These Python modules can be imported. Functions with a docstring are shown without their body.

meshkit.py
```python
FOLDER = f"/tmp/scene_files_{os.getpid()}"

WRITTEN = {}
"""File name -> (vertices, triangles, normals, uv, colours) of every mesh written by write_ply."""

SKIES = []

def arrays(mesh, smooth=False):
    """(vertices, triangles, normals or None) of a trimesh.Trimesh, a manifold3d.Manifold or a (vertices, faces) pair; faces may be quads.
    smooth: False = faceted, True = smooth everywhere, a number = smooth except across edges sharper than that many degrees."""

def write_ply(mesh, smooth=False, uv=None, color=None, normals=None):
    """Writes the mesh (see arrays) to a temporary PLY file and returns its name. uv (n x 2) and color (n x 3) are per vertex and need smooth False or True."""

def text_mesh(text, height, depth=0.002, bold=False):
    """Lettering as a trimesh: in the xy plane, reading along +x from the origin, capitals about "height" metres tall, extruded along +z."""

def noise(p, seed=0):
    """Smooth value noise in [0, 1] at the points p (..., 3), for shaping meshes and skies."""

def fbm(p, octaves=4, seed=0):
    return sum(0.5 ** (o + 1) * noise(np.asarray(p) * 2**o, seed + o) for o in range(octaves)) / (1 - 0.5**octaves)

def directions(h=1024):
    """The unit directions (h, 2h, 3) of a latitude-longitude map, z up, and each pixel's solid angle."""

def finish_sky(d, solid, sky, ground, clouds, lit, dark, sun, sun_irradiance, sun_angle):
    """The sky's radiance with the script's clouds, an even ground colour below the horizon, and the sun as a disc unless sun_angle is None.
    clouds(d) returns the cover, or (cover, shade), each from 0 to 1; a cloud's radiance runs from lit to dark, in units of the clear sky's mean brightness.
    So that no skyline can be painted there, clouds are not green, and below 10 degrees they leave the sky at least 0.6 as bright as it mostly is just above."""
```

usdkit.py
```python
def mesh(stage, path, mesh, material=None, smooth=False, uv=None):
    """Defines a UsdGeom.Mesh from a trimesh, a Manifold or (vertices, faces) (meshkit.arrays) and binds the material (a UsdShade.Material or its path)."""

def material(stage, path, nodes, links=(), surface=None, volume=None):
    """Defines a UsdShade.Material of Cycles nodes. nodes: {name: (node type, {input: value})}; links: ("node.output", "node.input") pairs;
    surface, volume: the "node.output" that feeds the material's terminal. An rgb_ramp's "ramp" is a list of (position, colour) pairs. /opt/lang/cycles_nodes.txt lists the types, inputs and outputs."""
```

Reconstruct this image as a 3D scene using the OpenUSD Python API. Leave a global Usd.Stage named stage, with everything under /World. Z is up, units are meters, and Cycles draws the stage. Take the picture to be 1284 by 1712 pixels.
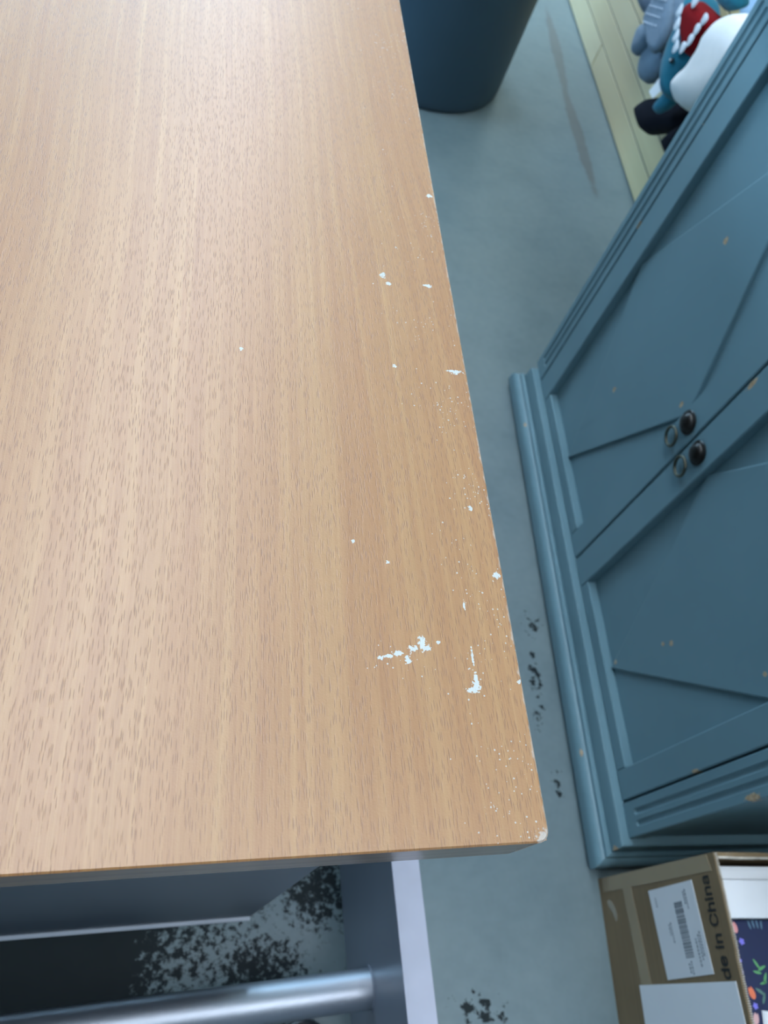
import math, random
import numpy as np, trimesh, usdkit, meshkit
from pxr import Usd, UsdGeom, UsdLux, UsdShade, Gf, Sdf
from shapely.geometry import Polygon, Point
from scipy.spatial import Delaunay

stage = Usd.Stage.CreateInMemory()
UsdGeom.SetStageUpAxis(stage, UsdGeom.Tokens.z); UsdGeom.SetStageMetersPerUnit(stage, 1.0)
UsdGeom.Xform.Define(stage, '/World'); UsdGeom.Scope.Define(stage, '/World/Looks')
rnd = random.Random(7); rng = np.random.default_rng(7)

# ------------------------------------------------------------------ camera, lights, exposure
CAM = np.array([-0.1209, -0.0283, 0.99])
RX, RY, RZ = ([0.967116, -0.084792, 0.239784], [0.049765, -0.861478, -0.505351], [0.249418, 0.500666, -0.82893])  # right, down, forward in the world
cam = UsdGeom.Camera.Define(stage, '/World/camera')
m4 = Gf.Matrix4d(*RX, 0, *[-v for v in RY], 0, *[-v for v in RZ], 0, *CAM.tolist(), 1)
cam.AddTransformOp().Set(m4)
cam.CreateHorizontalApertureAttr(24.0); cam.CreateVerticalApertureAttr(32.0); cam.CreateFocalLengthAttr(24.0 * 1286 / 1284)
cam.CreateClippingRangeAttr(Gf.Vec2f(0.02, 100)); cam.CreateFStopAttr(15.0); cam.CreateFocusDistanceAttr(0.30)
EXPOSURE = 0.92
cam.CreateExposureAttr(EXPOSURE)
PANEL = 6.6          # luminance of the ceiling panels
DAY = 5.0            # daylight through the shop window
PANEL_COL, DAY_COL = (0.86, 0.94, 1.06), (0.46, 0.74, 1.0)
dome = UsdLux.DomeLight.Define(stage, '/World/daylight_sky'); dome.CreateIntensityAttr(0.6); dome.CreateColorAttr(Gf.Vec3f(0.6, 0.8, 1.0))
win = UsdLux.RectLight.Define(stage, '/World/window_daylight')
win.CreateWidthAttr(3.4); win.CreateHeightAttr(1.9); win.CreateIntensityAttr(DAY); win.CreateColorAttr(Gf.Vec3f(*DAY_COL))
win2 = UsdLux.RectLight.Define(stage, '/World/side_window_daylight')  # added blue fill, shining in through the left wall
win2.CreateWidthAttr(2.8); win2.CreateHeightAttr(1.7); win2.CreateIntensityAttr(DAY * 1.2); win2.CreateColorAttr(Gf.Vec3f(0.42, 0.72, 1.0))
win2.AddTranslateOp().Set(Gf.Vec3d(-3.42, 1.6, 1.6)); win2.AddRotateYOp().Set(-90.0)     # -Z of the light looks to +X
win.AddTranslateOp().Set(Gf.Vec3d(-1.2, 6.3, 1.55)); win.AddRotateXOp().Set(-90.0)     # -Z of the light looks to -Y

# ------------------------------------------------------------------ helpers
NAMES = set()
def numbered(path):
    p, k = path, 0
    while p in NAMES:
        k += 1; p = '%s_%03d' % (path, k)
    NAMES.add(p); return p
def keys(o, **kw):
    for k, v in kw.items():
        if v: o.SetCustomDataByKey(k, v)
    return o
def thing(name, label, category, loc=(0, 0, 0), rz=0.0, group=None, kind=None):
    x = UsdGeom.Xform.Define(stage, numbered('/World/' + name))
    x.AddTranslateOp().Set(Gf.Vec3d(*map(float, loc))); x.AddRotateZOp().Set(float(rz))
    return keys(x.GetPrim(), label=label, category=category, group=group, kind=kind)
def obj(name, mesh, mat, parent=None, smooth=35, **kw):
    base = str(parent.GetPath()) if parent is not None else '/World'
    if isinstance(mesh, list): mesh = trimesh.util.concatenate(mesh)
    return keys(usdkit.mesh(stage, numbered(base + '/' + name), mesh, mat, smooth=smooth).GetPrim(), **kw)
def struct(name, mesh, mat, **kw):
    return obj(name, mesh, mat, None, kind='structure', **kw)
def box(x0, x1, y0, y1, z0, z1, bev=0.0):
    """a box, its edges chamfered by bev"""
    if not bev:
        b = trimesh.creation.box((x1 - x0, y1 - y0, z1 - z0)); b.apply_translation(((x0 + x1) / 2, (y0 + y1) / 2, (z0 + z1) / 2)); return b
    pts = []
    for x, sx in ((x0, 1), (x1, -1)):
        for y, sy in ((y0, 1), (y1, -1)):
            for z, sz in ((z0, 1), (z1, -1)):
                pts += [(x, y + sy * bev, z + sz * bev), (x + sx * bev, y, z + sz * bev), (x + sx * bev, y + sy * bev, z)]
    return trimesh.convex.convex_hull(np.array(pts))
def lathe(profile, n=48):
    """(r, z) profile turned about z"""
    p = np.array(profile, float); k = len(p); a = np.arange(n) * 2 * np.pi / n
    v = np.stack([p[None, :, 0] * np.cos(a)[:, None], p[None, :, 0] * np.sin(a)[:, None], np.broadcast_to(p[None, :, 1], (n, k))], -1).reshape(-1, 3)
    f = []
    for i in range(n):
        for j in range(k - 1):
            a0, b0 = i * k + j, ((i + 1) % n) * k + j
            f += [(a0, b0, b0 + 1), (a0, b0 + 1, a0 + 1)]
    m = trimesh.Trimesh(v, np.array(f)); m.merge_vertices(); m.update_faces(m.nondegenerate_faces()); return m
def tube(points, r, n=14, closed=False):
    p = np.asarray(points, float); k = len(p)
    t = (np.roll(p, -1, 0) - np.roll(p, 1, 0)) if closed else np.gradient(p, axis=0)
    t /= np.linalg.norm(t, axis=1, keepdims=True)
    up = np.array([0, 0, 1.0]) if abs(t[:, 2]).max() < 0.95 else np.array([1.0, 0.17, 0.05])
    a = np.cross(t, up); a /= np.linalg.norm(a, axis=1, keepdims=True); b = np.cross(t, a)
    an = np.arange(n) * 2 * np.pi / n
    v = (p[:, None] + r * (np.cos(an)[None, :, None] * a[:, None] + np.sin(an)[None, :, None] * b[:, None])).reshape(-1, 3)
    f = []
    for i in range(k if closed else k - 1):
        for j in range(n):
            q = [i * n + j, i * n + (j + 1) % n, ((i + 1) % k) * n + (j + 1) % n, ((i + 1) % k) * n + j]
            f += [(q[0], q[2], q[1]), (q[0], q[3], q[2])]
    if not closed:
        for e, sgn in ((0, 1), (k - 1, -1)):
            c = len(v); v = np.vstack([v, p[e]])
            for j in range(n):
                a0, a1 = e * n + j, e * n + (j + 1) % n
                f.append((c, a0, a1) if sgn > 0 else (c, a1, a0))
    m = trimesh.Trimesh(v, np.array(f), process=False); trimesh.repair.fix_normals(m); return m
def smooth_poly(pts, it=2):
    p = np.array(pts, float)
    for _ in range(it):
        q = np.roll(p, -1, 0); p = np.stack([0.75 * p + 0.25 * q, 0.25 * p + 0.75 * q], 1).reshape(-1, 2)
    return Polygon(p).buffer(0)
def inflate(pts, thick, radius, it=2, step=0.006, x=0.0, flip=False, ribs=None):
    """a stuffed shape: outline in (y, z), inflated to +-thick along x"""
    poly = smooth_poly(pts, it) if not isinstance(pts, Polygon) else pts
    poly = poly.buffer(-radius * .45).buffer(radius * .45); n = max(24, int(poly.length / step)); bd = np.array([poly.exterior.interpolate(i / n, normalized=True).coords[0] for i in range(n)])
    x0, y0, x1, y1 = poly.bounds; inner = poly.buffer(-step * 0.6)
    gx, gy = np.meshgrid(np.arange(x0, x1, step), np.arange(y0, y1, step)); g = np.stack([gx.ravel(), gy.ravel()], 1)
    g = np.array([q for q in g if inner.contains(Point(q))]).reshape(-1, 2)
    al = np.vstack([bd, g]); tri = Delaunay(al).simplices
    tri = np.array([t for t in tri if poly.contains(Point(al[t].mean(0)))])
    d = np.array([poly.exterior.distance(Point(q)) for q in al]); d[:n] = 0
    h = thick * np.sqrt(np.clip(1 - (1 - np.minimum(d / radius, 1)) ** 2, 0, 1))
    if ribs: h = h * (1 + ribs[0] * np.sin((al @ np.array(ribs[1])) * ribs[2]))
    k = len(al); bk = np.arange(k); bk[n:] = np.arange(n, k) + (k - n)
    v = np.vstack([np.stack([x - h, al[:, 0], al[:, 1]], 1), np.stack([x + h[n:], al[n:, 0], al[n:, 1]], 1)])
    m = trimesh.Trimesh(v, np.vstack([tri, bk[tri][:, ::-1]]), process=False); trimesh.repair.fix_normals(m); return m
def flat(pts, t, plane, at, it=1):
    """a thin flat print: outline extruded by t. plane 'xy' (at = z) or 'yz' (at = x, outward to -x)"""
    poly = smooth_poly(pts, it) if it else Polygon(pts)
    m = trimesh.creation.extrude_polygon(poly, t, engine='earcut')
    if plane == 'xy': m.apply_translation((0, 0, at))
    else:
        v = m.vertices.copy(); m.vertices = np.stack([at - v[:, 2], v[:, 0], v[:, 1]], 1); trimesh.repair.fix_normals(m)
    return m

class G:
    """a small node graph writer"""
    def __init__(s, name): s.name, s.n, s.l = name, {}, []
    def add(s, kind, _out=None, **kw):
        k = 'n%d' % len(s.n); vals = {}
        for a, b in kw.items():
            if isinstance(b, str) and '.' in b: s.l.append((b, k + '.' + a))
            else: vals[a] = b
        s.n[k] = (kind, vals); return k + '.' + _out if _out else k
    def pos(s): return s.add('geometry', 'position')
    def obj(s): return s.add('texture_coordinate', 'object')
    def map(s, v, **kw): return s.add('mapping', 'vector', mapping_type='point', vector=v, **kw)
    def noise(s, v, scale=1., detail=3., rough=.5, dist=0., out='fac'): return s.add('noise_texture', out, dimensions='3D', vector=v, scale=scale, detail=detail, roughness=rough, distortion=dist)
    def math(s, t, a, b=0., c=0., clamp=False): return s.add('math', 'value', math_type=t, value1=a, value2=b, value3=c, use_clamp=clamp)
    def rng(s, v, a, b, c=0., d=1.): return s.add('map_range', 'result', range_type='smoothstep', value=v, from_min=a, from_max=b, to_min=c, to_max=d, clamp=True)
    def mix(s, f, a, b, t='mix'): return s.add('mix', 'color', mix_type=t, fac=f, color1=a, color2=b)
    def ramp(s, f, stops): return s.add('rgb_ramp', 'color', fac=f, ramp=stops)
    def spot(s, v, c, r, rot=0.):
        q = s.add('mapping', 'vector', mapping_type='texture', vector=v, location=tuple(c), rotation=(0., 0., rot), scale=tuple(r))
        return s.add('vector_math', 'value', math_type='length', vector1=q)
    def spots(s, v, items):
        d = None
        for c, r, *rot in items:
            e = s.spot(v, c, r, *(rot or [0.])); d = e if d is None else s.math('minimum', d, e)
        return d
    def bump(s, h, strength=.3, dist=.001): return s.add('bump', 'normal', height=h, strength=strength, distance=dist)
    def done(s, **kw):
        p = s.add('principled_bsdf', **kw); return usdkit.material(stage, '/World/Looks/' + s.name, s.n, s.l, surface=p + '.BSDF')
def plain(name, col, rough=.5, var=.06, scale=30., metallic=0., spec=.5, bump=0., bscale=200., **kw):
    g = G(name); p = g.obj(); n = g.noise(p, scale, 4.)
    c = g.ramp(n, [(.25, tuple(np.clip(np.array(col) * (1 - var), 0, 1))), (.75, tuple(np.clip(np.array(col) * (1 + var), 0, 1)))])
    if bump: kw['normal'] = g.bump(g.noise(p, bscale, 2.), bump, .001)
    return g.done(base_color=c, roughness=rough, metallic=metallic, specular_ior_level=spec, **kw)

# ------------------------------------------------------------------ materials
def wood_laminate():
    g = G('beech_laminate'); P = g.pos()
    w = g.math('SUBTRACT'.lower(), g.noise(g.map(P, scale=(5., 2.2, 1.)), 1., 2.), .5)
    sx = g.add('separate_xyz', vector=P)
    bend = g.math('multiply', g.rng(sx + '.x', -.11, .02), g.math('multiply', g.rng(sx + '.y', .05, .5), .02))       # the grain leans beside the long edge
    x = g.math('add', g.math('add', sx + '.x', g.math('multiply', w, .034)), bend)
    V = g.add('combine_xyz', 'vector', x=x, y=sx + '.y', z=0.)
    band = g.noise(g.map(V, scale=(34., 1.1, 1.)), 1., 3., .55)
    fine = g.noise(g.map(V, scale=(210., 2.6, 1.)), 1., 3., .6)
    hair = g.noise(g.map(V, scale=(1100., 14., 1.)), 1., 2., .6)
    c = g.ramp(band, [(.25, (0.328, 0.134, 0.041)), (.45, (0.356, 0.158, 0.050)), (.60, (0.375, 0.184, 0.061)), (.78, (0.399, 0.214, 0.074))])
    c = g.mix(.55, c, g.ramp(fine, [(.30, (0.285, 0.114, 0.033)), (.50, (0.351, 0.163, 0.052)), (.68, (0.448, 0.254, 0.094))]))
    c = g.mix(.22, c, g.ramp(hair, [(.3, (0.218, 0.096, 0.031)), (.7, (0.453, 0.268, 0.115))]))
    vor = g.add('voronoi_texture', dimensions='2D', feature='f1', vector=g.map(g.mix(.3, P, V), scale=(1750., 150., 1.)), scale=1., randomness=1.)
    keep = g.math('less_than', g.add('separate_color', 'r', color=vor + '.color'), .56)
    pore = g.math('multiply', g.math('multiply', g.rng(vor + '.distance', .36, .14), keep), g.rng(g.noise(P, 40., 2.), .30, .55, .55, 1.))
    c = g.mix(g.math('multiply', pore, .72), c, (.20, .085, .032))
    # worn-through patches, scratches and specks of pale core
    W = [(-.0362, .0685, .0014, .0027), (-.0350, .0667, .0020, .0011), (-.0400, .0665, .0016, .0011), (-.0422, .0622, .0011, .0018), (-.0457, .0646, .0020, .0009), (-.0491, .0635, .0020, .0007), (-.0520, .0629, .0013, .0007), (-.0300, .0690, .0007, .0007),
         (-.0177, .0545, .0008, .0031), (-.0193, .0510, .0023, .0011), (-.0178, .0523, .0014, .0022), (-.0177, .0634, .0004, .0036), (-.0180, .0836, .0004, .0020), (-.0346, .2560, .0013, .0020), (-.0324, .2507, .0014, .0012), (-.0123, .2526, .0022, .0010),
         (-.0340, .1988, .0008, .0010), (-.1016, .1999, .0008, .0010), (-.0089, .1265, .0009, .0013), (-.0027, .0966, .0016, .0012), (-.0462, .1006, .0007, .0008), (-.0591, .1090, .0006, .0008), (-.0058, .1989, .0034, .0012), (-.0011, .0539, .0012, .0008), (-.0031, .3214, .0018, .0012)]
    d = g.spots(P, [((a, b, .74), (r, s, 1.)) for a, b, r, s in W])
    ns = g.noise(P, 900., 3., .6)
    patch = g.rng(g.math('add', d, g.math('multiply', g.math('subtract', ns, .5), 3.4)), 1.02, .86)
    near = g.math('maximum', g.rng(sx + '.x', -.045, .0), g.rng(d, 9., 2., 0., .9))
    field = g.math('multiply', near, g.rng(g.noise(P, 42., 3.), .44, .72))
    v2 = g.add('voronoi_texture', dimensions='2D', feature='f1', vector=P, scale=850., randomness=1.)
    dot = g.math('less_than', g.add('separate_color', 'g', color=v2 + '.color'), g.math('multiply', field, .24))
    dot = g.math('multiply', dot, g.rng(g.math('add', v2 + '.distance', g.math('multiply', g.math('subtract', g.noise(P, 330., 2.), .5), .9)), .24, .10))
    dot = g.math('multiply', dot, .75)
    edge = g.math('multiply', g.rng(g.math('add', sx + '.x', g.math('multiply', g.math('subtract', g.noise(P, 260., 3.), .5), .0032)), -.0010, -.0001), .45)
    corner = g.spot(P, (-.0012, .0012, .74), (.0035, .0030, 1.))
    ring = g.math('multiply', g.rng(g.math('add', corner, g.math('multiply', g.math('subtract', ns, .5), 4.)), 1.2, .5), .55)
    white = g.math('maximum', g.math('maximum', patch, dot), g.math('maximum', edge, ring), clamp=True)
    c = g.mix(white, c, (.50, .53, .51))
    h = g.math('add', g.math('multiply', pore, -.8), g.math('multiply', hair, .5))
    h = g.math('add', h, g.math('multiply', g.noise(P, 1400., 2.), .55))
    ro = g.mix(white, (.34, .34, .34), (.6, .6, .6))
    return g.done(base_color=c, roughness=g.math('add', ro, .05), specular_ior_level=1.0, normal=g.bump(h, .16, .0003))
M = {}
M['wood'] = wood_laminate()
def edge_mat():
    g = G('edge_band_beech'); P = g.pos(); n = g.noise(g.map(P, scale=(3., 1., 160.)), 1., 3.)
    c = g.ramp(n, [(.3, (.22, .15, .098)), (.7, (.30, .21, .14))])
    return g.done(base_color=c, roughness=.2, specular_ior_level=.14)
M['edge'] = edge_mat()
M['sheet'] = plain('laminate_sheet', (.50, .30, .16), .4)
def floor_mat():
    g = G('painted_concrete'); P = g.pos()
    big, mid, fin = g.noise(P, 1.7, 4., .55), g.noise(P, 9., 5., .6), g.noise(P, 70., 4., .6)
    c = g.ramp(big, [(.3, (0.137, 0.200, 0.221)), (.55, (0.167, 0.228, 0.242)), (.75, (0.189, 0.243, 0.244))])
    c = g.mix(.45, c, g.ramp(mid, [(.3, (0.124, 0.178, 0.195)), (.7, (0.205, 0.264, 0.270))]))
    c = g.mix(.14, c, g.ramp(fin, [(.3, (.06, .09, .10)), (.7, (.18, .23, .23))]))
    s = g.spots(P, [((.390, .385, 0), (.016, .022, 1.)), ((.380, .300, 0), (.012, .045, 1.)), ((.383, .155, 0), (.010, .018, 1.)), ((.232, -.085, 0), (.032, .018, 1.)), ((.372, .245, 0), (.010, .018, 1.)), ((.13, .05, 0), (.04, .03, 1.)), ((.245, -.10, 0), (.02, .02, 1.))])
    f = g.rng(s, 1.7, .2); fl = g.noise(P, 90., 5., .62)
    scuff = g.math('multiply', g.rng(g.math('add', fl, g.math('multiply', f, .20)), .67, .75), g.rng(f, .02, .25))
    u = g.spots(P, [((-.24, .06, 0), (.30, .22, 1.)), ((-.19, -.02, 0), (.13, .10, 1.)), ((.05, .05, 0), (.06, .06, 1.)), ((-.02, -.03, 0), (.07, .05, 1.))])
    grime_and_shade = g.rng(g.math('add', g.noise(P, 110., 6., .72), g.math('add', g.rng(u, 1.3, .15, 0., .26), g.rng(g.spots(P, [((-.34, .02, 0), (.20, .16, 1.)), ((-.42, .2, 0), (.26, .3, 1.))]), 1.15, .6, 0., .30))), .62, .74)  # black mottled stains, plus solid shade painted under the desk's left side
    dark = g.math('maximum', scuff, g.math('multiply', grime_and_shade, g.rng(u, 1.35, 1.0)))
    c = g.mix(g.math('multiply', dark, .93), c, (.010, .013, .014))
    st = g.spots(P, [((.7715, 1.69, 0), (.016, .24, 1.), -.033), ((.795, 2.07, 0), (.015, .24, 1.), -.078)])
    st = g.rng(g.math('add', st, g.math('multiply', g.math('subtract', mid, .5), 1.4)), 1.1, .75)
    c = g.mix(g.math('multiply', st, .62), c, (.110, .100, .092))
    lt = g.math('multiply', g.rng(g.noise(P, 26., 5., .7), .66, .78), .22); c = g.mix(lt, c, (.27, .31, .31))
    return g.done(base_color=c, roughness=g.math('add', g.math('multiply', mid, .22), .26), specular_ior_level=g.math('subtract', .5, g.math('multiply', dark, .42)), normal=g.bump(fin, .08, .002))
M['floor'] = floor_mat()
def paint(name, chips):
    g = G(name); P = g.obj(); n = g.noise(P, 7., 3.)
    c = g.ramp(n, [(.3, (.128, .236, .278)), (.7, (.146, .262, .306))])
    d = g.spots(P, chips); ns = g.noise(P, 260., 3.)
    w = g.rng(g.math('add', d, g.math('multiply', g.math('subtract', ns, .5), 1.6)), 1.05, .85)
    c = g.mix(w, c, g.ramp(g.noise(P, 180., 2.), [(.3, (.34, .21, .10)), (.7, (.55, .44, .30))]))
    return g.done(base_color=c, roughness=.42, specular_ior_level=.5, normal=g.bump(g.noise(P, 320., 2.), .05, .001))
M['paint'] = paint('blue_grey_cabinet_paint', [((.034, .602, .5104), (.02, .004, .005)), ((.034, .226, .2163), (.02, .003, .003)), ((.034, .221, .2328), (.02, .004, .004)), ((.036, .598, .247), (.02, .003, .005)), ((.03, .4115, .482), (.01, .003, .010)), ((.037, .4775, .3655), (.006, .003, .005)),
                ((.03, .1615, .0925), (.006, .009, .002)), ((.03, .0727, .2306), (.01, .003, .007)), ((.03, .031, .31), (.012, .004, .012)), ((.036, .243, .1055), (.006, .004, .004)), ((.036, .137, .366), (.006, .003, .003)), ((.03, .7639, .3987), (.01, .002, .007)),
                ((.0, .0, .031), (.003, .003, .003)), ((.018, .018, .052), (.004, .004, .006)), ((.002, .14, .034), (.004, .006, .003)), ((.003, .69, .035), (.004, .006, .003)), ((.03, .762, .55), (.01, .002, .006))])
M['carcass_dark'] = plain('cabinet_carcass_paint', (.060, .130, .165), .5)
M['bronze'] = plain('dark_bronze', (.030, .028, .026), .30, metallic=.7, var=.3)
M['brass'] = plain('aged_brass', (.10, .105, .08), .35, metallic=.85, var=.3)
def maple():
    g = G('maple_slat'); P = g.obj(); n = g.noise(g.map(P, scale=(6., 1.2, 30.)), 1., 4.); h = g.add('object_info', 'random')
    c = g.mix(.5, g.ramp(n, [(.3, (.47, .38, .20)), (.7, (.57, .48, .27))]), g.ramp(h, [(0., (.50, .39, .19)), (1., (.58, .51, .31))]))
    return g.done(base_color=c, roughness=.36, specular_ior_level=.5)
M['maple'] = maple()
M['groove'] = plain('slat_wall_core', (.10, .095, .075), .7)  # backing board colour, also the painted shade of the grooves
M['bin'] = plain('blue_plastic', (.030, .066, .097), .45, var=.03, bump=.03, bscale=500.)
def steel(name, col, rough, metallic):
    return plain(name, col, rough, .05, 40., metallic)
M['rack_paint'] = plain('grey_enamel', (.28, .305, .365), .32, .03, 20., .0, .5)
M['rim_white'] = plain('white_enamel', (.46, .47, .56), .35)
M['chrome'] = plain('silver_tube', (.46, .49, .54), .44, .03, 30., .92)
M['panel'] = plain('blue_grey_enamel_panel', (.062, .082, .108), .34, .05, 8., .0)
M['panel_lip'] = plain('panel_lip', (.50, .54, .60), .35)  # paler than the panel: the light it catches is in the colour
M['rubber'] = plain('black_rubber', (.012, .012, .014), .35)
def board():
    g = G('corrugated_board'); P = g.obj(); n, b = g.noise(P, 11., 4.), g.noise(g.map(P, scale=(3., 3., 260.)), 1., 2.)
    c = g.mix(.4, g.ramp(n, [(.3, (.185, .125, .064)), (.7, (.250, .172, .090))]), g.ramp(b, [(.3, (.18, .125, .064)), (.7, (.25, .178, .094))]))
    return g.done(base_color=c, roughness=.62, normal=g.bump(g.math('add', b, g.noise(P, 40., 3.)), .12, .001))
M['card'] = board()
M['card_torn'] = plain('torn_board', (.66, .60, .50), .8, .25, 90.)
M['tape'] = plain('packing_tape', (.33, .255, .155), .16, .05, 20.)
M['tape_glare'] = plain('clear_tape_glint', (.36, .31, .23), .12, .1, 20.)
M['paper'] = plain('white_paper', (.74, .76, .78), .45, .015, 20.)
M['paper2'] = plain('white_card', (.80, .82, .84), .30, .015, 20.)
M['ink'] = plain('black_ink', (.012, .012, .012), .5)
M['ink_grey'] = plain('grey_print', (.20, .23, .26), .5)
M['navy'] = plain('navy_print', (.014, .023, .078), .34, .12, 30.)
for nm, col in dict(pink=(.72, .30, .30), purple=(.22, .20, .72), green=(.12, .36, .14), sage=(.10, .20, .17), orange=(.80, .20, .10), blush=(.70, .42, .42), bluegrey=(.10, .19, .27)).items(): M['print_' + nm] = plain('print_' + nm, col, .4)
def plush(name, col, var=.08, sheen=.15): return plain(name, col, .9, var, 60., 0., .2, bump=.5, bscale=420., sheen_weight=sheen, sheen_roughness=.5)
M['p_grey'] = plush('plush_grey_blue', (.150, .215, .285)); M['p_denim'] = plush('plush_denim_blue', (.10, .17, .27)); M['p_teal'] = plush('plush_teal', (.015, .16, .24)); M['p_white'] = plush('plush_white', (.80, .82, .82), .02)
M['p_red'] = plush('plush_red', (.19, .002, .005), .08, 0.); M['p_navy'] = plush('plush_navy', (.0022, .003, .009), .08, 0.); M['p_pale'] = plush('plush_pale_blue', (.42, .62, .82)); M['tooth'] = plush('plush_tooth', (.70, .76, .82), .02)
M['stitch'] = plain('pale_stitch', (.45, .53, .62), .8); M['eye_black'] = plain('eye_black', (.01, .02, .03), .08); M['eye_white'] = plain('eye_glint', (.8, .85, .85), .2); M['tag_red'] = plain('tag_red', (.75, .10, .12), .5)
M['wall'] = plain('wall_paint', (.62, .64, .65), .7, .02, 3.); M['wall_dark'] = plain('dark_wall_paint', (.16, .17, .18), .7, .02, 3.); M['ceiling'] = plain('ceiling_paint', (.72, .74, .76), .8, .02, 3.); M['frame'] = plain('white_metal_frame', (.75, .76, .77), .4)
M['trim'] = plain('grey_baseboard', (.3, .33, .35), .5)
def lamp():
    g = G('lamp_diffuser'); e = g.add('emission', 'emission', color=PANEL_COL, strength=PANEL); return usdkit.material(stage, '/World/Looks/lamp_diffuser', g.n, g.l, surface=e)
M['lamp'] = lamp()
def pane():
    g = G('window_glass'); t = g.add('transparent_bsdf', 'BSDF', color=(.95, .97, .98)); s = g.add('glossy_bsdf', 'BSDF', roughness=.02, color=(.9, .9, .9)); f = g.add('fresnel', 'fac', IOR=1.45)
    m = g.add('mix_closure', 'closure', fac=f, closure1=t, closure2=s); return usdkit.material(stage, '/World/Looks/window_glass', g.n, g.l, surface=m)
M['glass'] = pane()

# ------------------------------------------------------------------ the setting
RT = -2.29                                    # the cabinet, the slat wall and the right wall stand at this small angle to the desk
X0, Y0, Y1, HC = -3.2, -2.6, 6.2, 2.8
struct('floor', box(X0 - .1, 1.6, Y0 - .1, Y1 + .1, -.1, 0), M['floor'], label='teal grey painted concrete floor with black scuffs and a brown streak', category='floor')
struct('ceiling', box(X0 - .1, 1.6, Y0 - .1, Y1 + .1, HC, HC + .1), M['ceiling'], label='plain grey ceiling of the shop', category='ceiling')
struct('wall_left', [box(X0 - .1, X0, Y0, .1, 0, HC), box(X0 - .1, X0, 3.1, Y1, 0, HC), box(X0 - .1, X0, .1, 3.1, 0, .7), box(X0 - .1, X0, .1, 3.1, 2.5, HC)], M['wall'], label='plain pale wall on the left', category='wall')
struct('wall_back', box(X0 - .1, 1.6, Y0 - .1, Y0, 0, HC), M['wall_dark'], label='plain dark grey wall behind the photographer', category='wall')
w = [box(X0, -3.0, Y1, Y1 + .1, 0, HC), box(.6, 1.6, Y1, Y1 + .1, 0, HC), box(-3.0, .6, Y1, Y1 + .1, 0, .55), box(-3.0, .6, Y1, Y1 + .1, 2.55, HC)]
struct('wall_front', w, M['wall'], label='pale wall around the shop window', category='wall')
t = thing('window_1', 'wide shop window at the far end of the room', 'window', (0, 0, 0), kind='structure')
obj('window_frame', [box(-3.0, -2.95, Y1 + .02, Y1 + .08, .55, 2.55), box(.55, .6, Y1 + .02, Y1 + .08, .55, 2.55), box(-2.95, .55, Y1 + .02, Y1 + .08, .55, .60), box(-2.95, .55, Y1 + .02, Y1 + .08, 2.5, 2.55), box(-1.23, -1.17, Y1 + .02, Y1 + .08, .6, 2.5)], M['frame'], t)
obj('pane', box(-2.95, -1.23, Y1 + .045, Y1 + .051, .6, 2.5), M['glass'], t); obj('pane', box(-1.17, .55, Y1 + .045, Y1 + .051, .6, 2.5), M['glass'], t)
t = thing('window_2', 'added fill window in the left wall with a white frame', 'window', (0, 0, 0), kind='structure')  # unseen window, added for blue fill on the cabinet front
obj('window_frame', [box(X0 - .08, X0 - .02, .1, .15, .7, 2.5), box(X0 - .08, X0 - .02, 3.05, 3.1, .7, 2.5), box(X0 - .08, X0 - .02, .15, 3.05, .7, .75), box(X0 - .08, X0 - .02, .15, 3.05, 2.45, 2.5)], M['frame'], t)
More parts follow.
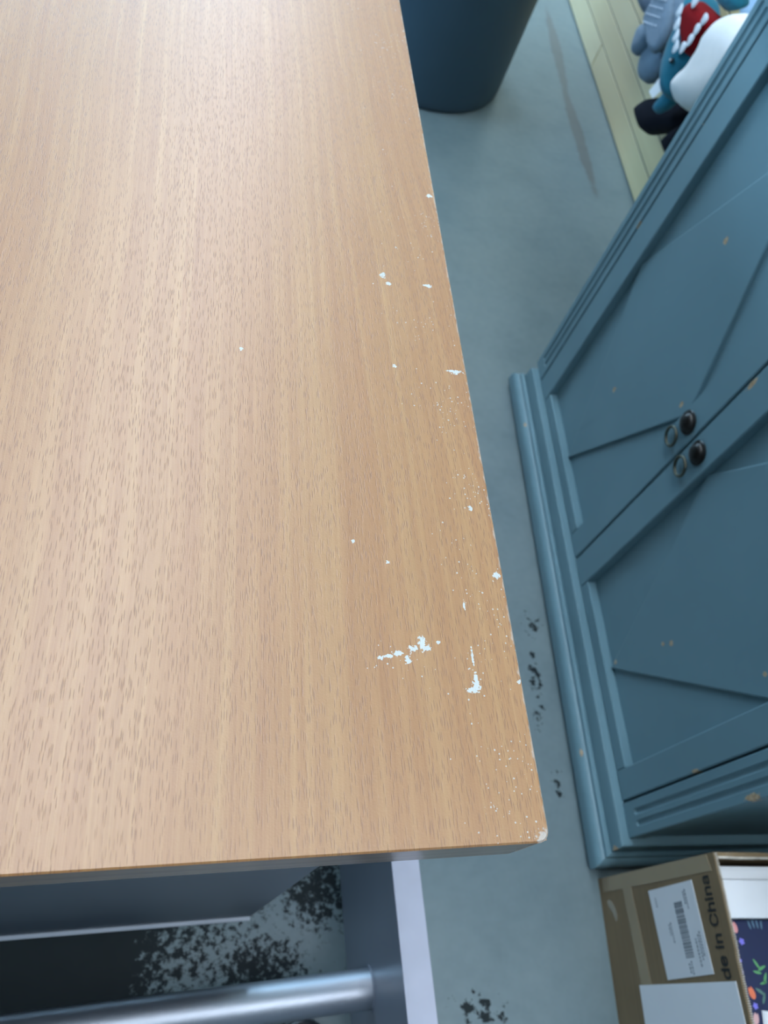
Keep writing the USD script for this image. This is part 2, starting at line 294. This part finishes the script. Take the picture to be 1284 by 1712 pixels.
obj('pane', box(X0 - .055, X0 - .049, .15, 3.05, .75, 2.45), M['glass'], t)
rot = trimesh.transformations.rotation_matrix(math.radians(RT), (0, 0, 1))
wr = box(.032, .13, -2.8, 6.4, 0, HC); wr.apply_transform(rot); wr.apply_translation((.8026, 0, 0))
struct('wall_right', wr, M['wall'], label='pale wall behind the slatted display boards', category='wall')

# lamps
for k, (x, y) in enumerate([(-.42, .55), (-.25, 1.85), (-.08, 3.15), (.09, 4.45), (.30, -.64)]):  # last panel is unseen, added to brighten the plinth and door ledges
    t = thing('ceiling_light', 'long white ceiling light panel ' + ('above the front edge of the desk', 'above the back half of the desk', 'above the floor past the desk', 'nearest the far shop window', 'added as fill behind the camera above the aisle')[k], 'light', (x, y, HC), -7.5, group=None)
    obj('frame', [box(-.22, -.20, -.655, .655, -.05, 0), box(.20, .22, -.655, .655, -.05, 0), box(-.20, .20, -.655, -.645, -.05, 0), box(-.20, .20, .645, .655, -.05, 0)], M['frame'], t)
    obj('diffuser', box(-.20, .20, -.645, .645, -.04, -.02), M['lamp'], t)

# ------------------------------------------------------------------ desk
DT, TH = .74, .028
desk = thing('desk', 'beech laminate desk with a chipped front corner and worn white patches', 'desk', (0, 0, 0))
def slab(x0, x1, y0, y1, z0, z1, r=.004, top=.0006):
    p = Polygon([(x0, y0), (x1, y0), (x1, y1), (x0, y1)]).buffer(-r).buffer(r, quad_segs=6)
    m = trimesh.creation.extrude_polygon(p.buffer(-top), z1 - z0, engine='earcut'); m.apply_translation((0, 0, z0))
    n = trimesh.creation.extrude_polygon(p, z1 - z0 - 2 * top, engine='earcut'); n.apply_translation((0, 0, z0 + top))
    return trimesh.convex.convex_hull(np.vstack([m.vertices, n.vertices]))
obj('tabletop', slab(-.70, 0, 0, 1.40, DT - .0011, DT), M['wood'], desk, smooth=30)
obj('core_board', box(-.6992, -.0008, .0008, 1.3992, DT - TH, DT - .0011), M['sheet'], desk)
e = slab(-.6998, -.0002, .0002, 1.3998, DT - TH, DT - .0013, .004, .0004)
obj('edge_band', e, M['edge'], desk, label='glossy brown edge band')
obj('modesty_panel', [box(-.665, -.038, .020, .0216, .110, .712), box(-.0396, -.038, .0216, .034, .110, .712)], M['panel'], desk, label='dark blue grey sheet steel panel')
obj('panel_lip', box(-.665, -.038, .0165, .0217, .1080, .1105, .0006), M['panel_lip'], desk, label='bright folded lower lip of the panel')
for x in (-.63, -.09):
    for y in (.20, 1.30):
        lg = [box(x - .02, x + .02, y - .02, y + .02, 0.012, DT - TH, .003), box(x - .015, x + .015, y - .015, y + .015, 0, .012)]
        obj('leg', lg, M['panel'], desk)
    if x < -.5: obj('end_panel', box(-.698, -.682, .02, 1.38, .05, .712, .001), M['panel'], desk)  # unseen panel, added to keep side light from under the desk
    obj('side_rail', box(x - .015, x + .015, .0216, 1.28, .662, .7115, .002), M['panel'], desk)

# ------------------------------------------------------------------ low steel rack in front of the desk
rk = thing('metal_rack', 'low grey steel rack with white top rim and round silver crossbar', 'rack', (.079, .046, 0), 1.3)
for x in (0., -1.0):
    obj('side_panel', box(x, x + .0262, -.56, .10, 0.0, .2388, .0004), M['rack_paint'], rk); obj('top_rim', box(x - .0001, x + .0263, -.5602, .1002, .2388, .240, .0004), M['rim_white'], rk, label='white top rim')
a = [(-1.0 + .0262 + .001, -.0985, .108), (-.5, -.0985, .108), (-.001, -.0985, .108)]
obj('crossbar', tube(a, .0182, 40), M['chrome'], rk, smooth=60, label='round polished silver crossbar')
obj('crossbar', tube([(p[0], -.42, .108) for p in a], .0182, 32), M['chrome'], rk, smooth=60)
col = lathe([(.0183, 0), (.0205, 0), (.0205, .0012), (.0183, .0012)], 40); col.apply_transform(trimesh.transformations.rotation_matrix(math.pi / 2, (0, 1, 0))); col.apply_translation((-.0012, -.0985, .108))
obj('weld_collar', col, M['rack_paint'], rk)

# black cable lying on the floor under the rack
an = np.linspace(0, 2 * np.pi * 3.2, 150)
cb = tube(np.stack([.022 + (.036 + .0028 * np.sin(an * .37)) * np.cos(an), -.121 + (.040 + .002 * np.cos(an * .53)) * np.sin(an), .0055 + an * .0017], 1), .0052, 10)
obj('cable', cb, M['rubber'], smooth=60, label='black cable coiled on the floor beside the steel rack', category='cable')

# ------------------------------------------------------------------ blue-grey cabinet
CL = .81
cab = thing('cabinet', 'chipped blue grey two door cabinet with diamond panels and ring pulls', 'cabinet', (.400, .048, 0), RT)
prof = [(.008, 0), (.007, .004), (.0008, .009), (0, .012), (0, .0235), (.0010, .0285), (.0034, .0326), (.0070, .0352), (.0096, .0362), (.0100, .0395), (.0104, .0412), (.0140, .0440), (.0152, .0436), (.0158, .0410), (.0168, .0425), (.0174, .0540), (.0180, .0640), (.0190, .0668), (.0202, .0676), (.0330, .0676), (.0330, 0)]
st = []
for d, z in prof: st.append([(.385, d, z), (d, d, z), (d, CL - d, z), (.385, CL - d, z)])
v = np.array(st).reshape(-1, 3); k = len(prof); f = []
for i in range(k):
    j = (i + 1) % k
    for s in range(3): f += [(i * 4 + s, i * 4 + s + 1, j * 4 + s + 1), (i * 4 + s, j * 4 + s + 1, j * 4 + s)]
pl = trimesh.Trimesh(v, np.array(f), process=False)
for s, rev in ((0, 0), (3, 1)):
    cap = trimesh.creation.triangulate_polygon(Polygon(prof), engine='earcut'); cv, cf = cap
    idx = [int(np.argmin(np.hypot(*(np.array(prof) - q).T))) * 4 + s for q in cv]
    pl = trimesh.Trimesh(pl.vertices, np.vstack([pl.faces, np.array(idx)[cf][:, ::-1] if rev else np.array(idx)[cf]]), process=False)
trimesh.repair.fix_normals(pl)
obj('plinth', pl, M['paint'], cab, smooth=25, label='stepped base moulding along the floor')
obj('body', [box(.052, .385, .030, .048, .0672, .700), box(.052, .385, .762, .780 + .022, .0672, .700), box(.375, .385, .048, .762, .0672, .700), box(.052, .375, .048, .762, .0672, .085), box(.052, .375, .048, .762, .682, .700)], M['paint'], cab)
obj('inner_shelf', box(.056, .374, .049, .761, .380, .395), M['carcass_dark'], cab)
def fluted_post(v0, v1, flutes):
    z0, z1 = .0674, .700
    m = box(.030, .052, v0, v1, z0, z1, .0012)
    import manifold3d as mf
    man = mf.Manifold(mf.Mesh(np.asarray(m.vertices, np.float32), np.asarray(m.faces, np.uint32)))
    for c in flutes:
        r = .0042; cyl = mf.Manifold.cylinder(z1 - z0 - .055, r, r, 18).translate([.0285, c, z0 + .0275])
        man = man - cyl - mf.Manifold.sphere(r, 18).translate([.0285, c, z0 + .0275]) - mf.Manifold.sphere(r, 18).translate([.0285, c, z1 - .0275])
    return man
obj('fluted_post', fluted_post(.0275, .0690, (.0415, .0550)), M['paint'], cab, smooth=40)
obj('fluted_post', fluted_post(.7640, .8050, (.7775, .7910)), M['paint'], cab, smooth=40)
obj('cabinet_top', box(.012, .390, .010, .820, .700, .722, .003), M['paint'], cab)
def door(v0, v1, p0, p1, hinge_left):
    z0, z1, q0, q1 = .0690, .690, .090, .652
    pn = obj('door', box(.0425, .0500, v0 + .012, v1 - .012, z0 + .004, z1 - .012), M['paint'], cab)
    obj('stile', box(.030, .0500, v0, p0, z0, z1, .0013), M['paint'], pn); obj('stile', box(.030, .0500, p1, v1, z0, z1, .0013), M['paint'], pn)
    obj('rail', box(.0302, .0500, p0 + .0002, p1 - .0002, z0, q0, .0013), M['paint'], pn); obj('rail', box(.0302, .0500, p0 + .0002, p1 - .0002, q1, z1, .0013), M['paint'], pn)
    ym, zm = (p0 + p1) / 2, (q0 + q1) / 2
    dm = np.array([(ym, q0), (p1, zm), (ym, q1), (p0, zm)]); c = dm.mean(0); i = c + (dm - c) * .985
    P = [(.0426, *q) for q in dm] + [(.0390, *q) for q in dm] + [(.0382, *q) for q in i]
    obj('diamond_panel', trimesh.convex.convex_hull(np.array(P)), M['paint'], pn, smooth=False)
    vk = v1 - .0195 if not hinge_left else v0 + .0215
    dome = lathe([(0, 0), (.0145, 0), (.0150, .0012), (.0138, .0024), (.0118, .0028), (.0112, .0036), (.0100, .0058), (.0070, .0078), (.0035, .0086), (0, .0088)], 36)
    dome.apply_transform(trimesh.transformations.rotation_matrix(-math.pi / 2, (0, 1, 0))); dome.apply_translation((.030, vk, .3775))
    obj('knob_plate', dome, M['bronze'], pn, smooth=30, label='dark domed rosette')
    an = np.linspace(0, 2 * np.pi, 48, endpoint=False)
    rg = tube(np.stack([.0242 - .001 * np.cos(an), vk + .0118 * np.sin(an), .3490 + .0118 * np.cos(an)], 1), .0020, 10, closed=True)
    obj('ring_pull', rg, M['brass'], pn, smooth=60, label='hanging ring pull')
    return pn
door(.0720, .4155, .1085, .3705, False)
door(.4185, .7610, .4575, .7170, True)

# ------------------------------------------------------------------ maple slat wall
sl = thing('slat_wall', 'pale maple slat display wall with horizontal grooves behind the plush toys', 'display wall', (.8026, 0, 0), RT)
obj('backing', box(.018, .030, -.3, 4.2, 0, 1.86), M['groove'], sl)
zz = 0.004; j = 0
while zz < 1.84:
    z1 = zz + .0615
    cuts = [(-.3, 2.008), (2.012, 4.2)] if j == 0 else [(-.3, 4.2)]
    for y0, y1 in cuts: obj('slat', box(0, .018, y0, y1, zz, z1, .0004), M['maple'], sl)
    obj('groove_insert', box(.0015, .0179, -.3, 4.2, z1 + .0001, zz + .0654), M['groove'], sl)  # dark strip standing in for the shade inside the groove
    zz += .0655; j += 1

# ------------------------------------------------------------------ bin
bn = thing('trash_bin', 'dark blue round plastic bin standing on the floor past the desk', 'bin', (.386, 1.860, 0))
R0, SL, HB = .199, .050, .62
ou = [(0, .004), (R0 - .03, .004), (R0 - .026, 0), (R0 - .012, 0), (R0 - .004, .004), (R0, .012)] + [(R0 + SL * z, z) for z in np.linspace(.03, HB, 12)]
ri = [(R0 + SL * HB - .004, HB)] + [(R0 + SL * z - .004, z) for z in np.linspace(HB - .02, .012, 8)] + [(0, .010)]
obj('body', lathe(ou + ri, 96), M['bin'], bn, smooth=30)
an = np.linspace(0, 2 * np.pi, 96, endpoint=False); rr = R0 + SL * HB
obj('rim', tube(np.stack([rr * np.cos(an), rr * np.sin(an), np.full(96, HB)], 1), .007, 10, closed=True), M['bin'], bn, smooth=60)

# ------------------------------------------------------------------ cardboard box and what is in it (local: x into the box, y towards the cabinet)
BX = thing('cardboard_box', 'torn open brown cardboard carton with shipping labels beside the cabinet', 'box', (.414, .037, 0), -4.07)
def wall_sheet(L, H, t, seed, base, amp):
    """an upright board along y in [-L, 0] with a torn rim, thickness t along +x"""
    n = 140; y = np.linspace(-L, 0, n); r = np.random.default_rng(seed)
    top = H + amp * (meshkit.fbm(np.stack([y * 60, y * 0 + seed, y * 0], 1), 4) - .5) * 2
    v = [];
    for i in range(n): v += [(0, y[i], base), (0, y[i], top[i]), (t, y[i], top[i] - .0006), (t, y[i], base)]
    f = []
    for i in range(n - 1):
        a, b = i * 4, i * 4 + 4
        for k in range(4):
            q = (k + 1) % 4; f += [(a + k, a + q, b + q), (a + k, b + q, b + k)]
    f += [(0, 2, 1), (0, 3, 2)]; e = (n - 1) * 4; f += [(e, e + 1, e + 2), (e, e + 2, e + 3)]
    m = trimesh.Trimesh(np.array(v), np.array(f), process=False); trimesh.repair.fix_normals(m); return m, y, top
LB, WB, HB2 = .37, .30, .2485
wm, wy, wt = wall_sheet(LB, HB2, .0042, 3, 0, .0012)
obj('side_wall', wm, M['card'], BX, smooth=20)
fl = [];                                                        # open flutes of the torn rim
nn = 190
for i in range(nn):
    y0 = -LB + LB * i / nn; zt = np.interp(y0, wy, wt)
    fl.append(box(.0012, .0034, y0 + .0003, y0 + .0011, zt - .001, zt + .0010 + .0012 * rng.random()))
obj('torn_rim', fl, M['card_torn'], BX, smooth=False, kind='stuff')
rw, _, _ = wall_sheet(WB, HB2 + .001, .0042, 9, 0, .0022)
r90 = trimesh.transformations.rotation_matrix(math.pi / 2, (0, 0, 1)); rw.apply_transform(r90); rw.apply_translation((.0043, -.0042, 0)) ; trimesh.repair.fix_normals(rw)
obj('rear_wall', rw, M['card'], BX, smooth=20)
tp = []
for i in range(26):
    x0 = .004 + WB * i / 26; h = .003 + .009 * meshkit.noise(np.array([[x0 * 70, 1.5, 0]]))[0]
    tp.append(box(x0, x0 + WB / 26 + .001, -.0056, -.0040, HB2 - h, HB2 + .0012))
obj('torn_paper_edge', tp, M['card_torn'], BX, smooth=False, label='pale torn paper along the rear rim')
obj('front_wall', box(.0042, WB, -LB, -LB + .0042, 0, HB2), M['card'], BX); obj('far_wall', box(WB, WB + .0042, -LB, -.0042, 0, HB2), M['card'], BX); obj('bottom', box(.0042, WB, -LB + .0042, -.0042, 0, .0042), M['card'], BX)
def on_side(pts, t, it=0, at=0.0): return flat(pts, t, 'yz', at, it)
obj('tape_strip', on_side([(-LB, .112), (-.0005, .077), (-.0005, .056), (-LB, .090)], .0003), M['tape'], BX, label='brown packing tape along the side')
obj('tape_strip', on_side([(-.0165, .010), (-.0005, .010), (-.0005, .236), (-.0165, .240)], .0004), M['tape'], BX, label='brown packing tape over the rear corner')
obj('tape_glint', on_side([(-.044, .036), (-.030, .030), (-.024, .018), (-.030, .015), (-.040, .026), (-.052, .030)], .0002, 2), M['tape_glare'], BX)  # glare on the tape, painted as a paler patch
lb = obj('shipping_label', on_side([(-.024, .115), (-.021, .202), (-.106, .208), (-.111, .123)], .0005), M['paper'], BX, label='white label with a barcode')
def lab(u, w): # label coordinates: u along the box, w up
    a, b, c, d = np.array([-.024, .115]), np.array([-.111, .123]), np.array([-.106, .208]), np.array([-.021, .202])
    return tuple((a * (1 - u) + b * u) * (1 - w) + (d * (1 - u) + c * u) * w)
bars = []; u = .20
while u < .80:
    bw = rnd.choice([.004, .006, .009, .013])
    bars.append(on_side([lab(u, .52), lab(u + bw, .52), lab(u + bw, .70), lab(u, .70)], .0002, 0, -.0005)); u += bw + rnd.choice([.004, .005, .008, .012])
obj('barcode', bars, M['ink_grey'], lb, smooth=False)
ln = []
for w0, u0, u1 in [(.34, .40, .62), (.30, .42, .55), (.76, .10, .24), (.80, .08, .30), (.86, .58, .86), (.80, .62, .90), (.90, .55, .80), (.60, .84, .96), (.55, .86, .94), (.12, .10, .2)]:
    u = u0
    while u < u1:
        q = rnd.uniform(.012, .035); ln.append(on_side([lab(u, w0), lab(u + q, w0), lab(u + q, w0 + .022), lab(u, w0 + .022)], .0002, 0, -.0005)); u += q + .010
obj('small_print', ln, M['ink_grey'], lb, smooth=False, kind='stuff')
obj('blank_label', on_side([(-.116, .062), (-.112, .2405), (-.30, .246), (-.30, .058)], .0006), M['paper2'], BX, label='large blank white sheet stuck to the carton side')
tx = meshkit.text_mesh('Made in China', .0128, .0003, bold=True)
vv = tx.vertices.copy(); L = vv[:, 0].max(); slope = .010
yy = -.0195 - L * 1.0 + vv[:, 0]
tx.vertices = np.stack([-vv[:, 2] - .0001, yy, .2315 - vv[:, 1] + (-.0195 - yy) * .035], 1); trimesh.repair.fix_normals(tx)
obj('printed_text', tx, M['ink'], BX, smooth=False, label='black lettering reading Made in China, upside down')

# contents
def in_box(x, y): a = math.radians(-4.07); return (.414 + x * math.cos(a) - y * math.sin(a), .037 + x * math.sin(a) + y * math.cos(a))
obj_w = thing('white_carton', 'narrow white carton at the back of the cardboard box', 'box', (.414, .037, 0), -4.07)
obj('body', box(.0050, .27, -.0235, -.0105, .0046, .2290, .0015), M['paper2'], obj_w)
obj('lid_flap', box(.0052, .27, -.0233, -.0107, .2291, .2305, .0006), M['paper2'], obj_w)
wb = thing('white_carton', 'wider white carton between the narrow one and the navy floral package', 'box', (.414, .037, 0), -4.07)
obj('body', box(.0050, .27, -.0590, -.0240, .0046, .2350, .0015), M['paper2'], wb); obj('lid_flap', box(.0052, .27, -.0588, -.0242, .2351, .2372, .0006), M['paper2'], wb)
nv = thing('floral_package', 'navy package printed with small flowers and leaves inside the cardboard box', 'package', (.414, .037, 0), -4.07)
obj('body', box(.0050, .27, -.300, -.0598, .0046, .2320, .002), M['navy'], nv)
a = math.radians(4.07)
def loc(x, y): dx, dy = x - .414, y - .037; return (dx * math.cos(a) - dy * math.sin(a), dx * math.sin(a) + dy * math.cos(a))
def blob(c, pts, s=1.0, r=0.0):
    cx, cy = loc(*c); q = np.array(pts) * s * .001; r = math.radians(r)
    return [(cx + x * math.cos(r) - y * math.sin(r), cy + x * math.sin(r) + y * math.cos(r)) for x, y in q]
petal5 = [((3.2 if i % 2 else 1.8) * math.cos(i * math.pi / 5), (3.2 if i % 2 else 1.8) * math.sin(i * math.pi / 5)) for i in range(10)]
tulip = [(0, -5), (2.6, -3), (2.8, 1), (1, 5), (0, 2.5), (-1.2, 5), (-2.8, 1), (-2.4, -3)]
leaf = [(-5, 0), (-2, 1.4), (2, 1.6), (6, .4), (2, -.8), (-2, -1)]
def pr(name, shape, c, mat, s=1., r=0.): obj(name, flat(blob(c, shape, s, r), .0002, 'xy', .2320, 2), M[mat], nv, smooth=False)
for c, m, s, r in [((.4265, -.0305), 'print_pink', 1.15, 10), ((.4258, -.0860), 'print_orange', 1.2, 15), ((.4227, -.1064), 'print_blush', 1.1, -20), ((.462, -.10), 'print_pink', 1.1, 60), ((.52, -.06), 'print_orange', 1.1, 120)]: pr('printed_tulip', tulip, c, m, s, r)
for c, s in [((.4303, -.0433), 1.2), ((.4258, -.0967), 1.1), ((.4231, -.0590), .62), ((.4193, -.0637), .62), ((.4210, -.0684), .7), ((.49, -.075), 1.2), ((.47, -.125), 1.2), ((.44, -.15), 1.1)]: pr('printed_flower', petal5, c, 'print_purple', s)
for c, m, s, r in [((.4400, -.0635), 'print_green', 1.1, 120), ((.4440, -.0675), 'print_green', 1.1, 20), ((.4385, -.0700), 'print_green', 1.0, 165), ((.4450, -.0760), 'print_green', 1.1, 60), ((.4420, -.0790), 'print_green', .9, 190), ((.4350, -.0860), 'print_sage', 1.2, -35), ((.4375, -.0920), 'print_sage', 1.1, 60), ((.4445, -.0300), 'print_bluegrey', .9, 100), ((.4490, -.0295), 'print_bluegrey', .9, 95), ((.4535, -.0300), 'print_bluegrey', .9, 90), ((.4580, -.0310), 'print_bluegrey', .9, 80), ((.465, -.05), 'print_green', 1., 30), ((.48, -.10), 'print_sage', 1.1, 70), ((.45, -.13), 'print_green', 1.1, 120)]: pr('printed_leaf', leaf, c, m, s, r)
wc = thing('white_card', 'small white card lying on the navy floral package', 'card', (.4305, -.1005, .2323), -12)
obj('card', box(0, .09, -.13, 0, 0, .0016, .0003), M['paper2'], wc); obj('fold', box(.001, .089, -.129, -.001, .0017, .0026, .0002), M['paper2'], wc)

# ------------------------------------------------------------------ plush toys on the slat wall (slat-wall frame: x out of the wall is negative, y along it, z up)
def toy(name, label): return thing(name, label, 'plush toy', (.8026, 0, 0), RT)
def hook(y, z, reach):
    t = thing('display_hook', 'thin steel display hook holding the %s' % reach[1], 'hook', (.8026, 0, 0), RT)
    obj('arm', tube([(-.0005, y, z), (-reach[0] * .5, y, z), (-reach[0], y, z), (-reach[0] - .004, y, z + .012)], .0025, 8), M['chrome'], t, smooth=60); obj('hook_plate', box(-.002, -.0003, y - .012, y + .012, z - .02, z + .02), M['chrome'], t)
g = toy('plush_toy', 'grey blue ribbed plush toy with soft flippers hanging on the slat wall')
obj('body', inflate([(1.6759, .282), (1.6254, .3284), (1.6463, .3649), (1.600, .455), (1.535, .423), (1.5027, .4009), (1.4788, .3742), (1.4696, .3391), (1.4802, .3071), (1.5015, .2939), (1.561, .2893), (1.6181, .2897)], .040, .050, x=-.075, ribs=(.05, (.55, -.83), 620.)), M['p_grey'], g, smooth=60)
obj('flipper', inflate([(1.6379, .2306), (1.6516, .2465), (1.6625, .2764), (1.6414, .2974), (1.5949, .2971), (1.5915, .2664), (1.6063, .2429), (1.6245, .2301)], .020, .022, x=-.085), M['p_grey'], g, smooth=60)
obj('flipper', inflate([(1.6018, .2062), (1.6226, .2277), (1.6263, .2518), (1.6119, .2875), (1.5268, .2979), (1.5116, .2677), (1.5236, .2401), (1.5517, .2155), (1.578, .204)], .028, .032, x=-.060), M['p_grey'], g, smooth=60)
obj('tail', inflate([(1.8025, .2636), (1.8699, .2698), (1.6992, .3702), (1.6453, .3264), (1.6821, .287), (1.7205, .2662)], .028, .035, x=-.050), M['p_denim'], g, smooth=60, label='darker denim blue tail')
stc = []
for i in range(5):
    for k in range(6):
        y, z = 1.600 - .011 * k - .004 * i, .372 - .014 * i + .0042 * k
        stc.append(box(-.1262, -.1232, y - .003, y + .003, z - .0008, z + .0008))
obj('ribbed_flap', inflate([(1.622, .312), (1.598, .385), (1.548, .392), (1.505, .372), (1.480, .340), (1.486, .304), (1.520, .292), (1.572, .300)], .012, .016, x=-.112, ribs=(.12, (.75, -.66), 520.)), M['p_grey'], g, smooth=60, label='ribbed light flap over the body')
obj('stitching', stc, M['stitch'], g, smooth=False, kind='stuff', label='rows of pale stitches')
hook(1.58, .43, (.10, 'grey blue plush'))
s = toy('plush_shark', 'teal and white plush shark with wide red mouth and felt teeth')
obj('back', inflate([(1.3569, .3063), (1.3838, .32), (1.3982, .3408), (1.4118, .3672), (1.4132, .3939), (1.4228, .4157), (1.444, .4365), (1.4204, .4581), (1.3827, .446), (1.3408, .4208), (1.2967, .4021), (1.2938, .3796), (1.3061, .3502), (1.3009, .328), (1.3085, .3107), (1.3364, .2996)], .045, .045, x=-.118), M['p_teal'], s, smooth=60)
obj('fin', inflate([(1.3751, .2517), (1.384, .26), (1.3774, .2815), (1.3666, .3126), (1.3332, .3233), (1.3274, .3025), (1.3363, .2812), (1.3535, .2604)], .014, .018, x=-.115), M['p_teal'], s, smooth=60)
obj('belly', inflate([(1.2874, .3416), (1.2928, .3519), (1.2898, .3758), (1.2722, .4019), (1.2711, .4213), (1.2689, .4328), (1.2774, .4453), (1.2714, .4633), (1.2649, .4821), (1.2367, .5048), (1.2027, .5201), (1.1656, .5282), (1.12, .5165), (1.1085, .4651), (1.1374, .4087), (1.1682, .374), (1.2005, .3554), (1.2226, .3446), (1.2563, .3381)], .036, .050, x=-.146), M['p_white'], s, smooth=60, label='white belly and lower jaw')
obj('mouth', inflate([(1.3136, .3948), (1.3538, .4049), (1.3775, .4209), (1.3874, .4365), (1.3816, .4505), (1.3604, .461), (1.3334, .4665), (1.2731, .4763), (1.2614, .4605), (1.2668, .4407), (1.2681, .4137), (1.2972, .3961)], .026, .024, x=-.148), M['p_red'], s, smooth=60, label='dark red open mouth')
def tooth(y, z, w, h, r, x):
    r = math.radians(r); q = [(-w, 0), (-w * .6, h * .7), (0, h), (w * .6, h * .7), (w, 0), (0, -h * .25)]
    obj('tooth', inflate([(y + a * math.cos(r) - b * math.sin(r), z + a * math.sin(r) + b * math.cos(r)) for a, b in q], .0018, .004, 1, .0026, x=x), M['tooth'], s, smooth=60)
for y, z, r in [(1.3800, .4330, 95), (1.3640, .4180, 92), (1.3460, .4060, 88), (1.3270, .3960, 75), (1.3420, .4700, 170)]: tooth(y, z, .0130, .017, r, -.173)
for y, z, r in [(1.2690, .4660, -55), (1.2740, .4480, -70), (1.2760, .4300, -75), (1.2860, .4110, -70)]: tooth(y, z, .0125, .016, r, -.177)
ic = trimesh.creation.icosphere(2, .0052); ic.apply_scale((.6, 1, 1)); ic.apply_translation((-.163, 1.3287, .3711)); ey = obj('eye', ic, M['eye_black'], s, smooth=True)
ig = trimesh.creation.icosphere(1, .0020); ig.apply_translation((-.1668, 1.3282, .3722)); obj('eye_highlight', ig, M['eye_white'], ey, smooth=True)
tg = obj('tag', flat([(1.4458, .2533), (1.4305, .3008), (1.3906, .2989), (1.4177, .2552)], .0006, 'yz', -.1105, 0), M['paper2'], s, smooth=False, label='white fabric care tag')
obj('tag_mark', flat([(1.4287, .284), (1.4267, .293), (1.4197, .2972), (1.415, .290), (1.420, .284)], .0003, 'yz', -.1111, 2), M['tag_red'], tg, smooth=False)
obj('tail_fin', inflate([(1.3482, .4903), (1.2732, .5262), (1.2492, .5122), (1.2592, .498), (1.2877, .4817), (1.3157, .4792)], .020, .020, x=-.140), M['p_teal'], s, smooth=60)
hook(1.19, .50, (.16, 'shark plush'))
n = toy('plush_toy', 'black navy plush toy with a stubby leg below the shark')
obj('body', inflate([(1.5488, 0.1482), (1.5625, 0.159), (1.5469, 0.1851), (1.5194, 0.2099), (1.4711, 0.2356), (1.4266, 0.2604), (1.3597, 0.2932), (1.316, 0.3217), (1.303, 0.3005), (1.3207, 0.2648), (1.3636, 0.2269), (1.408, 0.1974), (1.4567, 0.1595), (1.493, 0.1452)], .030, .034, x=-.048), M['p_navy'], n, smooth=60)
obj('leg', inflate([(1.3857, 0.1856), (1.3892, 0.2007), (1.3708, 0.2364), (1.3301, 0.2901), (1.3079, 0.2549), (1.3122, 0.2111), (1.3337, 0.188)], .026, .028, x=-.048), M['p_navy'], n, smooth=60)
hook(1.285, .315, (.05, 'navy plush'))
p = toy('plush_toy', 'pale blue plush toy behind the shark at the picture corner')
obj('body', inflate([(1.4905, 0.4667), (1.3296, 0.5415), (1.2216, 0.4911), (1.314, 0.4412), (1.4126, 0.4208)], .020, .03, x=-.026), M['p_pale'], p, smooth=60)
obj('stitch', [box(-.0475, -.0455, 1.24, 1.262, .5000, .5012), box(-.0475, -.0455, 1.235, 1.258, .5080, .5092)], M['p_denim'], p, smooth=False)
hook(1.24, .515, (.05, 'pale blue plush'))
